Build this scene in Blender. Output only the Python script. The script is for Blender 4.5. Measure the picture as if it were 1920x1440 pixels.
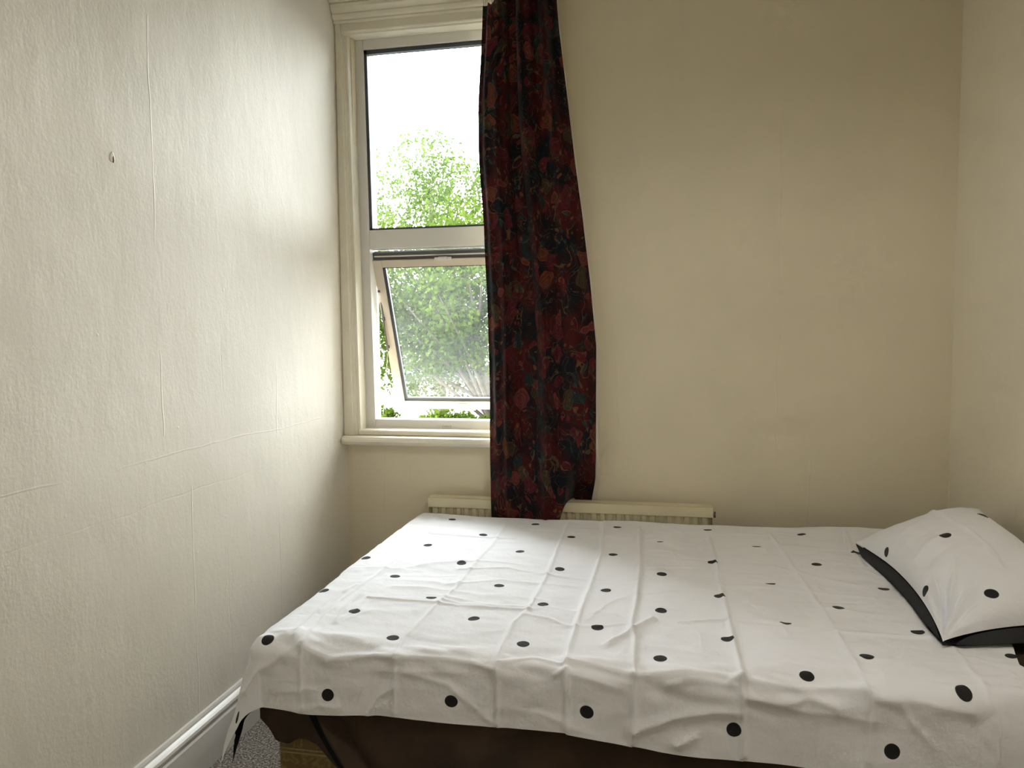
import bpy, bmesh, math, random
import numpy as np
from mathutils import Vector, Matrix

random.seed(7)
rng = np.random.default_rng(11)
for o in list(bpy.data.objects):
    bpy.data.objects.remove(o)
C = bpy.context.scene.collection
scn = bpy.context.scene

# ------------------------------------------------------------------ camera
YAW, PITCH, ROLL = 0.19527, 0.06522, -0.00822
cam_d = bpy.data.cameras.new('camera'); cam = bpy.data.objects.new('camera', cam_d); C.objects.link(cam)
scn.camera = cam
cy_, sy_ = math.cos(YAW), math.sin(YAW)
fw = Vector((-sy_*math.cos(PITCH), cy_*math.cos(PITCH), -math.sin(PITCH)))
rt = Vector((cy_, sy_, 0)); up = rt.cross(fw)
r2 = math.cos(ROLL)*rt + math.sin(ROLL)*up
u2 = -math.sin(ROLL)*rt + math.cos(ROLL)*up
M4 = Matrix(((r2.x, u2.x, -fw.x), (r2.y, u2.y, -fw.y), (r2.z, u2.z, -fw.z))).to_4x4()
M4.translation = Vector((1.2387, -2.7684, 1.1974))
cam.matrix_world = M4
cam_d.sensor_fit = 'HORIZONTAL'; cam_d.sensor_width = 36.0
cam_d.lens = 1360.88/1920*36.0
cam_d.clip_start = 0.05; cam_d.clip_end = 200

# ------------------------------------------------------------------ world, exposure
SKY = 13.0
w = bpy.data.worlds.new('overcast_sky'); scn.world = w; w.use_nodes = True
nt = w.node_tree; nt.nodes.clear()
out = nt.nodes.new('ShaderNodeOutputWorld'); bg = nt.nodes.new('ShaderNodeBackground')
bg.inputs['Color'].default_value = (0.93, 0.965, 1.0, 1)
# overcast sky: brighter low down and towards the sun hidden behind cloud on the left
_tc = nt.nodes.new('ShaderNodeTexCoord'); _sp = nt.nodes.new('ShaderNodeSeparateXYZ'); nt.links.new(_tc.outputs['Generated'], _sp.inputs[0])
def _m(op, a, b):
    x = nt.nodes.new('ShaderNodeMath'); x.operation = op
    for i, v in enumerate((a, b)):
        if isinstance(v, (int, float)): x.inputs[i].default_value = v
        else: nt.links.new(v, x.inputs[i])
    return x.outputs[0]
_z = _m('MAXIMUM', _sp.outputs['Z'], 0.0)
_g = _m('ADD', _m('MULTIPLY', _z, -0.50), 1.25)
_a = _m('ADD', _m('MULTIPLY', _sp.outputs['X'], -0.65), 0.80)
nt.links.new(_m('MULTIPLY', _m('MULTIPLY', _g, _a), SKY), bg.inputs['Strength'])
nt.links.new(bg.outputs[0], out.inputs[0])
scn.view_settings.view_transform = 'Standard'; scn.view_settings.look = 'None'
scn.view_settings.gamma = 1.0; scn.view_settings.exposure = 1.15
scn.view_settings.use_curve_mapping = False
scn.cycles.max_bounces = 8; scn.cycles.diffuse_bounces = 6; scn.cycles.transparent_max_bounces = 16
scn.cycles.sample_clamp_indirect = 6.0
scn.cycles.use_denoising = True
scn.cycles.use_adaptive_sampling = True; scn.cycles.adaptive_threshold = 0.10; scn.cycles.adaptive_min_samples = 16
# sampling portal over the window opening (gives off no light of its own)
pl = bpy.data.lights.new('window_portal', 'AREA'); pl.shape = 'RECTANGLE'; pl.size = 0.80; pl.size_y = 1.70
pl.cycles.is_portal = True
po = bpy.data.objects.new('window_portal', pl); C.objects.link(po)
po.location = (0.42, 0.42, 1.60); po.rotation_euler = (-math.pi/2, 0, 0)

# ------------------------------------------------------------------ materials
def newmat(name):
    m = bpy.data.materials.new(name); m.use_nodes = True
    n = m.node_tree; b = n.nodes['Principled BSDF']
    return m, n, b
def N(n, t, **kw):
    x = n.nodes.new(t)
    for k, v in kw.items():
        if k.startswith('i_'):
            x.inputs[k[2:].replace('_', ' ')].default_value = v
        else: setattr(x, k, v)
    return x
def ramp(n, stops, interp='LINEAR'):
    r = n.nodes.new('ShaderNodeValToRGB'); cr = r.color_ramp; cr.interpolation = interp
    while len(cr.elements) > 1: cr.elements.remove(cr.elements[-1])
    cr.elements[0].position = stops[0][0]; cr.elements[0].color = (*stops[0][1], 1)
    for p, c in stops[1:]:
        e = cr.elements.new(p); e.color = (*c, 1)
    return r
def math_(n, op, a, b=None, c=None):
    x = n.nodes.new('ShaderNodeMath'); x.operation = op
    for i, v in enumerate((a, b, c)):
        if v is None: continue
        if isinstance(v, (int, float)): x.inputs[i].default_value = v
        else: n.links.new(v, x.inputs[i])
    return x.outputs[0]
def simple(name, col, rough=0.6, bump=0.0, bscale=200, var=0.0, vscale=4, metal=0, spec=0.5):
    m, n, b = newmat(name)
    b.inputs['Roughness'].default_value = rough; b.inputs['Metallic'].default_value = metal
    b.inputs['Specular IOR Level'].default_value = spec
    tc = N(n, 'ShaderNodeTexCoord')
    if var:
        nz = N(n, 'ShaderNodeTexNoise', i_Scale=vscale, i_Detail=5.0)
        n.links.new(tc.outputs['Object'], nz.inputs['Vector'])
        lo = tuple(max(0, c*(1-var)) for c in col); hi = tuple(min(1, c*(1+var)) for c in col)
        r = ramp(n, [(0.3, lo), (0.7, hi)])
        n.links.new(nz.outputs['Fac'], r.inputs[0]); n.links.new(r.outputs[0], b.inputs['Base Color'])
    else: b.inputs['Base Color'].default_value = (*col, 1)
    if bump:
        nz = N(n, 'ShaderNodeTexNoise', i_Scale=bscale, i_Detail=4.0)
        n.links.new(tc.outputs['Object'], nz.inputs['Vector'])
        bp = N(n, 'ShaderNodeBump', i_Strength=bump, i_Distance=0.002)
        n.links.new(nz.outputs['Fac'], bp.inputs['Height']); n.links.new(bp.outputs[0], b.inputs['Normal'])
    return m

def wall_mat(name, col, axis, vseams, hseams, rough_amt=1.0):
    """painted lining paper: fine grain, soft undulation, raised paper joins"""
    m, n, b = newmat(name); L = n.links.new
    b.inputs['Roughness'].default_value = 0.62; b.inputs['Specular IOR Level'].default_value = 0.25
    tc = N(n, 'ShaderNodeTexCoord'); P = tc.outputs['Object']
    sp = N(n, 'ShaderNodeSeparateXYZ'); L(P, sp.inputs[0])
    H = sp.outputs[axis]; Z = sp.outputs['Z']
    def noise(scale, det=4, rgh=0.5, vec=P, stretch=None):
        if stretch:
            mp = N(n, 'ShaderNodeMapping'); mp.inputs['Scale'].default_value = stretch; L(vec, mp.inputs[0]); vec = mp.outputs[0]
        z = N(n, 'ShaderNodeTexNoise', i_Scale=scale, i_Detail=float(det), i_Roughness=rgh); L(vec, z.inputs['Vector'])
        return z.outputs['Fac']
    big = noise(2.2, 2); mid = noise(11, 4, 0.6, stretch=(1.5, 1.5, 0.7)); fine = noise(110, 3); grain = noise(420, 2)
    h = math_(n, 'MULTIPLY', big, 0.012)
    h = math_(n, 'ADD', h, math_(n, 'MULTIPLY', mid, 0.0022*rough_amt))
    h = math_(n, 'ADD', h, math_(n, 'MULTIPLY', fine, 0.00050*rough_amt))
    h = math_(n, 'ADD', h, math_(n, 'MULTIPLY', grain, 0.00016*rough_amt))
    # sparse specks
    vo = N(n, 'ShaderNodeTexVoronoi', i_Scale=9.0); L(P, vo.inputs['Vector'])
    spk = math_(n, 'SUBTRACT', 1.0, math_(n, 'MINIMUM', math_(n, 'DIVIDE', vo.outputs['Distance'], 0.045), 1.0))
    h = math_(n, 'ADD', h, math_(n, 'MULTIPLY', spk, 0.0009*rough_amt))
    wob = math_(n, 'MULTIPLY', math_(n, 'SUBTRACT', noise(2.5, 3, 0.6), 0.5), 0.045)
    brk = noise(3.3, 2)
    brk = math_(n, 'MINIMUM', math_(n, 'MAXIMUM', math_(n, 'MULTIPLY', math_(n, 'SUBTRACT', brk, 0.38), 6.0), 0.0), 1.0)
    for coord, lst in ((H, vseams), (Z, hseams)):
        for pos, amp, lo, hi in lst:
            other = Z if coord is H else H
            d = math_(n, 'ABSOLUTE', math_(n, 'SUBTRACT', math_(n, 'ADD', coord, wob), pos))
            s = math_(n, 'SUBTRACT', 1.0, math_(n, 'MINIMUM', math_(n, 'DIVIDE', d, 0.003), 1.0))
            msk = math_(n, 'MULTIPLY', math_(n, 'GREATER_THAN', other, lo), math_(n, 'LESS_THAN', other, hi))
            s = math_(n, 'MULTIPLY', math_(n, 'MULTIPLY', s, msk), brk)
            h = math_(n, 'ADD', h, math_(n, 'MULTIPLY', s, amp*.45))
    bp = N(n, 'ShaderNodeBump', i_Strength=1.0, i_Distance=1.0); L(h, bp.inputs['Height']); L(bp.outputs[0], b.inputs['Normal'])
    st = noise(1.7, 6, 0.65)
    lo = tuple(c*0.95 for c in col)
    r = ramp(n, [(0.35, lo), (0.6, col)]); L(st, r.inputs[0]); L(r.outputs[0], b.inputs['Base Color'])
    return m

WALL = (0.80, 0.755, 0.66)
m_wall_l = wall_mat('cream_paint_left', WALL, 'Y', [(-1.125, .0022, .95, 2.0), (-.555, .0025, .2, 1.15), (-1.02, .0018, .1, .8), (-.86, -.0012, .2, 1.2)],
                    [(.897, .0014, -3, 0), (.783, -.0010, -3, 0)])
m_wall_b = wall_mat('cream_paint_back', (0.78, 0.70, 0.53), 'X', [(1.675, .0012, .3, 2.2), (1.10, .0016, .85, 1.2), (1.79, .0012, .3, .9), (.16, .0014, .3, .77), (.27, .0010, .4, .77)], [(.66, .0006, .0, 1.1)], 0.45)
m_wall_r = wall_mat('cream_paint_right', (0.86, 0.79, 0.64), 'Y', [(-.5, .001, .5, 2.4)], [], 0.5)
m_ceil = simple('white_ceiling_paint', (0.8, 0.79, 0.75), 0.8, 0.2, 120)
m_gloss = simple('cream_gloss_paint', (0.80, 0.75, 0.62), 0.35, 0.35, 45, 0.05, 9)
m_white_gloss = simple('white_gloss_paint', (0.82, 0.79, 0.74), 0.28, 0.2, 60, 0.03, 9)
m_upvc = simple('white_plastic_frame', (0.74, 0.72, 0.68), 0.35, 0.05, 90)
m_gasket = simple('dark_rubber_gasket', (0.055, 0.06, 0.075), 0.5)
m_rad = simple('cream_radiator_enamel', (0.72, 0.64, 0.44), 0.4, 0.1, 80, 0.04, 10)
m_metal = simple('dull_metal', (0.12, 0.11, 0.10), 0.4, metal=0.8)
m_divan = None
m_brown = simple('dark_brown_sheet_cloth', (0.045, 0.027, 0.015), 0.9, 0.5, 500, 0.35, 12)
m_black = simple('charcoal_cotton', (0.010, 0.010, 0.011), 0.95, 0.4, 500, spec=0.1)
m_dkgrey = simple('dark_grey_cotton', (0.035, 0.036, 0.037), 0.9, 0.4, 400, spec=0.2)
m_lining = simple('cream_curtain_lining', (0.66, 0.60, 0.48), 0.9, 0.3, 400)
m_plaster = simple('bare_plaster_patch', (0.60, 0.54, 0.44), 0.9, 0.8, 200, 0.4, 80)

def glass_mat(name, haze):
    m = bpy.data.materials.new(name); m.use_nodes = True; n = m.node_tree; n.nodes.clear(); L = n.links.new
    o = n.nodes.new('ShaderNodeOutputMaterial'); t = n.nodes.new('ShaderNodeBsdfTransparent'); g = n.nodes.new('ShaderNodeBsdfGlossy')
    t.inputs['Color'].default_value = (0.96, 0.98, 0.97, 1); g.inputs['Roughness'].default_value = 0.03
    f = n.nodes.new('ShaderNodeFresnel'); f.inputs['IOR'].default_value = 1.45
    mx = n.nodes.new('ShaderNodeMixShader'); L(f.outputs[0], mx.inputs[0]); L(t.outputs[0], mx.inputs[1]); L(g.outputs[0], mx.inputs[2])
    last = mx
    if haze:
        d = n.nodes.new('ShaderNodeBsdfTranslucent'); d.inputs['Color'].default_value = (0.85, 0.9, 0.85, 1)
        m2 = n.nodes.new('ShaderNodeMixShader')
        tc = N(n, 'ShaderNodeTexCoord'); nz = N(n, 'ShaderNodeTexNoise', i_Scale=5.0, i_Detail=5.0)
        mp = N(n, 'ShaderNodeMapping'); mp.inputs['Scale'].default_value = (0.5, 1, 2.5); L(tc.outputs['Object'], mp.inputs[0]); L(mp.outputs[0], nz.inputs['Vector'])
        fac = math_(n, 'MULTIPLY', nz.outputs['Fac'], haze); L(fac, m2.inputs[0])
        L(mx.outputs[0], m2.inputs[1]); L(d.outputs[0], m2.inputs[2]); last = m2
    L(last.outputs[0], o.inputs[0]); return m
m_glass = glass_mat('clear_window_glass', 0.0)
m_glass_h = glass_mat('hazed_window_glass', 0.022)  # whitish reflection on the lower pane is mixed in as haze

def carpet_mat():
    m, n, b = newmat('speckled_grey_carpet'); L = n.links.new
    tc = N(n, 'ShaderNodeTexCoord'); v = N(n, 'ShaderNodeTexVoronoi', i_Scale=260.0); L(tc.outputs['Object'], v.inputs['Vector'])
    nz = N(n, 'ShaderNodeTexNoise', i_Scale=170.0, i_Detail=3.0); L(tc.outputs['Object'], nz.inputs['Vector'])
    r = ramp(n, [(0.32, (0.09, 0.072, 0.06)), (0.5, (0.26, 0.225, 0.20)), (0.66, (0.62, 0.57, 0.50))]); L(nz.outputs['Fac'], r.inputs[0])
    L(r.outputs[0], b.inputs['Base Color']); b.inputs['Roughness'].default_value = 0.95
    bp = N(n, 'ShaderNodeBump', i_Strength=1.0, i_Distance=0.006); L(nz.outputs['Fac'], bp.inputs['Height']); L(bp.outputs[0], b.inputs['Normal'])
    return m
m_carpet = carpet_mat()

def damask_mat():
    m, n, b = newmat('gold_damask_divan_cloth'); L = n.links.new
    tc = N(n, 'ShaderNodeTexCoord')
    nz = N(n, 'ShaderNodeTexNoise', i_Scale=14.0, i_Detail=3.0, i_Distortion=2.5); L(tc.outputs['Object'], nz.inputs['Vector'])
    r = ramp(n, [(0.42, (0.16, 0.115, 0.035)), (0.5, (0.24, 0.18, 0.065)), (0.56, (0.15, 0.105, 0.03))]); L(nz.outputs['Fac'], r.inputs[0])
    L(r.outputs[0], b.inputs['Base Color']); b.inputs['Roughness'].default_value = 0.7
    return m
m_divan = damask_mat()

def dot_mat(name, radius, base=(0.88, 0.885, 0.93), dot=(0.018, 0.017, 0.017)):
    """white cotton printed with spots; 'dots' holds the distance to the nearest spot centre in metres"""
    m, n, b = newmat(name); L = n.links.new
    a = n.nodes.new('ShaderNodeAttribute'); a.attribute_name = 'dots'
    k = math_(n, 'MINIMUM', math_(n, 'MAXIMUM', math_(n, 'DIVIDE', math_(n, 'SUBTRACT', a.outputs['Fac'], radius-0.0006), 0.0012), 0.0), 1.0)
    mx = n.nodes.new('ShaderNodeMix'); mx.data_type = 'RGBA'
    L(k, mx.inputs[0]); mx.inputs[6].default_value = (*dot, 1); mx.inputs[7].default_value = (*base, 1)
    L(mx.outputs[2], b.inputs['Base Color']); b.inputs['Roughness'].default_value = 0.85
    b.inputs['Specular IOR Level'].default_value = 0.2; b.inputs['Sheen Weight'].default_value = 0.1
    tc = N(n, 'ShaderNodeTexCoord')
    nz = N(n, 'ShaderNodeTexNoise', i_Scale=16.0, i_Detail=6.0, i_Roughness=0.55); L(tc.outputs['Object'], nz.inputs['Vector'])
    nz2 = N(n, 'ShaderNodeTexNoise', i_Scale=700.0, i_Detail=1.0); L(tc.outputs['Object'], nz2.inputs['Vector'])
    h = math_(n, 'ADD', math_(n, 'MULTIPLY', nz.outputs['Fac'], 0.0055), math_(n, 'MULTIPLY', nz2.outputs['Fac'], 0.00010))
    bp = N(n, 'ShaderNodeBump', i_Strength=0.8, i_Distance=1.0); L(h, bp.inputs['Height']); L(bp.outputs[0], b.inputs['Normal'])
    return m
m_dots = dot_mat('white_spotted_cotton', 0.0142)
m_dots_p = dot_mat('white_spotted_pillowcase', 0.0142)

def curtain_mat():
    m, n, b = newmat('dark_floral_curtain_cloth'); L = n.links.new
    uv = N(n, 'ShaderNodeUVMap'); U = uv.outputs[0]
    w1 = N(n, 'ShaderNodeTexNoise', i_Scale=9.0, i_Detail=2.0); L(U, w1.inputs['Vector'])
    sub = N(n, 'ShaderNodeVectorMath', operation='SUBTRACT'); L(w1.outputs['Color'], sub.inputs[0]); sub.inputs[1].default_value = (.5, .5, .5)
    sc = N(n, 'ShaderNodeVectorMath', operation='SCALE'); L(sub.outputs[0], sc.inputs[0]); sc.inputs['Scale'].default_value = 0.12
    ad = N(n, 'ShaderNodeVectorMath', operation='ADD'); L(U, ad.inputs[0]); L(sc.outputs[0], ad.inputs[1]); V = ad.outputs[0]
    def vor(scale, rand=1.0, feat='F1'):
        v = N(n, 'ShaderNodeTexVoronoi', i_Scale=scale, i_Randomness=rand, feature=feat); L(V, v.inputs['Vector']); return v
    # flowers and leaves: cells of colour
    v1 = vor(12); v2 = vor(28)
    base = (0.030, 0.0045, 0.006)
    hue = N(n, 'ShaderNodeSeparateColor'); L(v1.outputs['Color'], hue.inputs[0])
    cr = ramp(n, [(0.0, (0.085, 0.010, 0.014)), (0.22, (0.13, 0.034, 0.014)), (0.36, (0.014, 0.026, 0.026)), (0.55, (0.09, 0.008, 0.012)), (0.70, (0.05, 0.035, 0.016)), (0.86, (0.14, 0.030, 0.024))], 'CONSTANT')
    L(hue.outputs[0], cr.inputs[0])
    k1 = math_(n, 'LESS_THAN', v1.outputs['Distance'], 0.40)
    mx = n.nodes.new('ShaderNodeMix'); mx.data_type = 'RGBA'; L(k1, mx.inputs[0]); L(cr.outputs[0], mx.inputs[7])
    nb_ = N(n, 'ShaderNodeTexNoise', i_Scale=7.0, i_Detail=3.0); L(U, nb_.inputs['Vector'])
    rb_ = ramp(n, [(0.40, (0.050, 0.0045, 0.005)), (0.50, (0.022, 0.004, 0.005)), (0.60, (0.006, 0.006, 0.009))]); L(nb_.outputs['Fac'], rb_.inputs[0]); L(rb_.outputs[0], mx.inputs[6])
    # petals: rings and rays inside the cells
    s = math_(n, 'SINE', math_(n, 'MULTIPLY', v1.outputs['Distance'], 46.0))
    s = math_(n, 'ADD', math_(n, 'MULTIPLY', s, 0.5), 0.5)
    mp = n.nodes.new('ShaderNodeMix'); mp.data_type = 'RGBA'; L(math_(n, 'MULTIPLY', math_(n, 'MULTIPLY', s, k1), 0.55), mp.inputs[0]); L(mx.outputs[2], mp.inputs[6]); mp.inputs[7].default_value = (0.018, 0.006, 0.008, 1)
    # small leaves
    hue2 = N(n, 'ShaderNodeSeparateColor'); L(v2.outputs['Color'], hue2.inputs[0])
    cr2 = ramp(n, [(0.0, (0.016, 0.034, 0.032)), (0.4, (0.12, 0.044, 0.02)), (0.7, (0.10, 0.012, 0.015))], 'CONSTANT'); L(hue2.outputs[1], cr2.inputs[0])
    k2 = math_(n, 'MULTIPLY', math_(n, 'LESS_THAN', v2.outputs['Distance'], 0.27), math_(n, 'GREATER_THAN', hue2.outputs[0], 0.45))
    m2 = n.nodes.new('ShaderNodeMix'); m2.data_type = 'RGBA'; L(k2, m2.inputs[0]); L(mp.outputs[2], m2.inputs[6]); L(cr2.outputs[0], m2.inputs[7])
    # curling pale stems
    nz = N(n, 'ShaderNodeTexNoise', i_Scale=13.0, i_Detail=1.5, i_Distortion=1.2); L(V, nz.inputs['Vector'])
    d = math_(n, 'ABSOLUTE', math_(n, 'SUBTRACT', nz.outputs['Fac'], 0.5))
    k3 = math_(n, 'MULTIPLY', math_(n, 'LESS_THAN', d, 0.010), 0.65)
    m3 = n.nodes.new('ShaderNodeMix'); m3.data_type = 'RGBA'; L(k3, m3.inputs[0]); L(m2.outputs[2], m3.inputs[6]); m3.inputs[7].default_value = (0.11, 0.075, 0.035, 1)
    nz3 = N(n, 'ShaderNodeTexNoise', i_Scale=19.0, i_Detail=1.0, i_Distortion=1.6); L(V, nz3.inputs['Vector'])
    d3 = math_(n, 'ABSOLUTE', math_(n, 'SUBTRACT', nz3.outputs['Fac'], 0.47))
    m4 = n.nodes.new('ShaderNodeMix'); m4.data_type = 'RGBA'; L(math_(n, 'MULTIPLY', math_(n, 'LESS_THAN', d3, 0.012), 0.7), m4.inputs[0]); L(m3.outputs[2], m4.inputs[6]); m4.inputs[7].default_value = (0.014, 0.034, 0.030, 1)
    L(m4.outputs[2], b.inputs['Base Color']); b.inputs['Roughness'].default_value = 0.75
    b.inputs['Sheen Weight'].default_value = 0.06; b.inputs['Sheen Roughness'].default_value = 0.4; b.inputs['Specular IOR Level'].default_value = 0.15
    g = N(n, 'ShaderNodeTexNoise', i_Scale=500.0, i_Detail=1.0); L(U, g.inputs['Vector'])
    bp = N(n, 'ShaderNodeBump', i_Strength=0.4, i_Distance=0.001); L(g.outputs['Fac'], bp.inputs['Height']); L(bp.outputs[0], b.inputs['Normal'])
    return m
m_curtain = curtain_mat()

def leaf_mat(name, c1, c2):
    m = bpy.data.materials.new(name); m.use_nodes = True; n = m.node_tree; n.nodes.clear(); L = n.links.new
    o = n.nodes.new('ShaderNodeOutputMaterial'); d = n.nodes.new('ShaderNodeBsdfDiffuse'); t = n.nodes.new('ShaderNodeBsdfTranslucent')
    tc = N(n, 'ShaderNodeTexCoord'); nz = N(n, 'ShaderNodeTexNoise', i_Scale=1.4, i_Detail=6.0, i_Roughness=0.7); L(tc.outputs['Object'], nz.inputs['Vector'])
    r = ramp(n, [(0.35, c1), (0.65, c2)]); L(nz.outputs['Fac'], r.inputs[0])
    L(r.outputs[0], d.inputs[0]); L(r.outputs[0], t.inputs[0])
    mx = n.nodes.new('ShaderNodeMixShader'); mx.inputs[0].default_value = 0.45; L(d.outputs[0], mx.inputs[1]); L(t.outputs[0], mx.inputs[2]); L(mx.outputs[0], o.inputs[0])
    return m
m_leaf = leaf_mat('fresh_green_leaves', (0.020, 0.036, 0.007), (0.060, 0.088, 0.013))
m_leaf2 = leaf_mat('pale_green_leaves', (0.040, 0.066, 0.020), (0.075, 0.105, 0.026))
m_bark = simple('grey_brown_bark', (0.045, 0.035, 0.025), 0.9, 0.8, 20, 0.3, 8)
m_render_w = simple('white_house_render', (0.55, 0.54, 0.51), 0.9, 0.2, 20)
m_slate = simple('grey_roof_slates', (0.25, 0.25, 0.26), 0.8, 0.3, 10, 0.2, 3)
m_road = simple('pale_street_paving', (0.11, 0.105, 0.10), 0.9, 0.3, 8, 0.2, 1)
m_brick = simple('outer_wall_brick', (0.35, 0.2, 0.14), 0.9, 0.3, 30, 0.2, 8)

# ------------------------------------------------------------------ mesh helpers
def smooth(me, on=True):
    me.polygons.foreach_set('use_smooth', [on]*len(me.polygons))
def link(name, me, parent=None):
    o = bpy.data.objects.new(name, me); C.objects.link(o)
    if parent: o.parent = parent
    return o
class MB:
    def __init__(s): s.v = []; s.f = []
    def box(s, a, b):
        (x0, y0, z0), (x1, y1, z1) = a, b; i = len(s.v)
        s.v += [(x0,y0,z0),(x1,y0,z0),(x1,y1,z0),(x0,y1,z0),(x0,y0,z1),(x1,y0,z1),(x1,y1,z1),(x0,y1,z1)]
        s.f += [tuple(i+k for k in q) for q in ((3,2,1,0),(4,5,6,7),(0,1,5,4),(1,2,6,5),(2,3,7,6),(3,0,4,7))]
        return s
    def tube(s, pts, r, seg=8, cap=True):
        pts = [Vector(p) for p in pts]; rs = r if isinstance(r, (list, tuple)) else [r]*len(pts); base = len(s.v)
        for k, p in enumerate(pts):
            t = (pts[min(k+1, len(pts)-1)]-pts[max(k-1, 0)]).normalized()
            a = t.orthogonal().normalized() if k == 0 else (a-t*a.dot(t)).normalized()
            b = t.cross(a)
            for j in range(seg):
                q = 2*math.pi*j/seg; s.v.append(tuple(p+a*math.cos(q)*rs[k]+b*math.sin(q)*rs[k]))
        for k in range(len(pts)-1):
            for j in range(seg):
                j2 = (j+1) % seg; s.f.append((base+k*seg+j, base+k*seg+j2, base+(k+1)*seg+j2, base+(k+1)*seg+j))
        if cap:
            s.f.append(tuple(base+j for j in reversed(range(seg)))); e = base+(len(pts)-1)*seg; s.f.append(tuple(e+j for j in range(seg)))
        return s
    def prism(s, prof, axis, a, b):
        """closed 2D profile swept along an axis from a to b ('X': profile is (y,z); 'Y': (x,z); 'Z': (x,y))"""
        i = len(s.v); n_ = len(prof)
        for t in (a, b):
            for p, q in prof:
                s.v.append({'X': (t, p, q), 'Y': (p, t, q), 'Z': (p, q, t)}[axis])
        for k in range(n_):
            k2 = (k+1) % n_; s.f.append((i+k, i+k2, i+n_+k2, i+n_+k))
        s.f.append(tuple(i+k for k in reversed(range(n_)))); s.f.append(tuple(i+n_+k for k in range(n_)))
        return s
    def build(s, name, mat, parent=None, bevel=0.0, seg=2, sm=False, warp=None):
        v = [warp(p) for p in s.v] if warp else s.v
        me = bpy.data.meshes.new(name); me.from_pydata(v, [], s.f); me.update()
        bm = bmesh.new(); bm.from_mesh(me); bmesh.ops.recalc_face_normals(bm, faces=bm.faces); bm.to_mesh(me); bm.free()
        me.materials.append(mat)
        o = link(name, me, parent)
        if sm: smooth(me)
        if bevel:
            md = o.modifiers.new('bevel', 'BEVEL'); md.width = bevel; md.segments = seg; md.limit_method = 'ANGLE'; md.angle_limit = math.radians(40)
        return o
def tag(o, label=None, cat=None, group=None, kind=None):
    if label: o['label'] = label
    if cat: o['category'] = cat
    if group: o['group'] = group
    if kind: o['kind'] = kind
    return o
def empty(name, loc=(0, 0, 0)):
    o = bpy.data.objects.new(name, None); C.objects.link(o); o.location = loc; o.empty_display_size = 0.1
    return o
def grid_mesh(name, V, nu, nv, mat, parent=None, attrs=None, uv=None, flip=False, keep=None):
    """V: (nu*nv,3) array, index i*nv+j"""
    I, J = np.meshgrid(np.arange(nu-1), np.arange(nv-1), indexing='ij')
    a = (I*nv+J).ravel(); q = np.stack([a, a+nv, a+nv+1, a+1], 1)
    if flip: q = q[:, ::-1]
    if keep is not None:
        q = q[keep[q].all(axis=1)]
    me = bpy.data.meshes.new(name); me.from_pydata(V.tolist(), [], q.tolist()); me.update()
    if attrs:
        for k, arr in attrs.items():
            at = me.attributes.new(k, 'FLOAT', 'POINT'); at.data.foreach_set('value', arr.astype(np.float32).ravel())
    if uv is not None:
        ul = me.uv_layers.new(name='UVMap'); li = np.zeros(len(me.loops), dtype=np.int32); me.loops.foreach_get('vertex_index', li)
        ul.data.foreach_set('uv', uv[li].astype(np.float32).ravel())
    me.materials.append(mat); smooth(me)
    return link(name, me, parent)
def vnoise(x, y, seed=0):
    """smooth value noise in [-1,1]"""
    r = np.random.default_rng(seed); T = r.uniform(-1, 1, (64, 64))
    xi = np.floor(x).astype(int); yi = np.floor(y).astype(int); fx = x-xi; fy = y-yi
    fx = fx*fx*(3-2*fx); fy = fy*fy*(3-2*fy)
    g = lambda a, b: T[a % 64, b % 64]
    return (g(xi, yi)*(1-fx)+g(xi+1, yi)*fx)*(1-fy)+(g(xi, yi+1)*(1-fx)+g(xi+1, yi+1)*fx)*fy
def sstep(e0, e1, x):
    t = np.clip((x-e0)/(e1-e0), 0, 1); return t*t*(3-2*t)

# ------------------------------------------------------------------ room shell
W = 2.25; YR = -3.95; CZ = 2.78; T = 0.12
OX0, OX1, OZ0, OZ1 = 0.055, 0.775, 0.80, 2.42       # opening for the window
S = dict(kind='structure')
tag(MB().box((-T, YR-T, -0.10), (W+T, 0.30, 0.0)).build('floor', m_carpet), **S)
tag(MB().box((-T, YR-T, CZ), (W+T, 0.30, CZ+0.1)).build('ceiling', m_ceil), **S)
tag(MB().box((-T, YR-T, 0), (0, 0.0, CZ)).build('wall_left', m_wall_l), **S)
tag(MB().box((W, YR-T, 0), (W+T, 0.0, CZ)).build('wall_right', m_wall_r), **S)
tag(MB().box((0, YR-T, 0), (W, YR, CZ)).build('wall_rear', m_wall_r), **S)
b = MB()
b.box((-T, 0, 0), (OX0, 0.24, CZ)).box((OX1, 0, 0), (W+T, 0.24, CZ)).box((OX0, 0, 0), (OX1, 0.24, OZ0-.02)).box((OX0, 0, OZ1), (OX1, 0.24, CZ))
tag(b.build('wall_back', m_wall_b), **S)

def skirting(sgn, x):
    p = [(0, 0), (.020, 0), (.020, .108), (.015, .113), (.015, .118), (.022, .124), (.024, .131), (.022, .138), (.016, .143), (.010, .147), (.009, .153), (.006, .159), (0, .160)]
    return [(x+sgn*a, z) for a, z in p]
tag(MB().prism(skirting(1, 0), 'Y', YR, 0).build('baseboard_left', m_white_gloss), **S)
tag(MB().prism(skirting(-1, W), 'Y', YR, 0).build('baseboard_right', m_white_gloss), **S)
tag(MB().prism(skirting(-1, 0), 'X', .026, W-.026).build('baseboard_back', m_white_gloss), **S)

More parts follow.
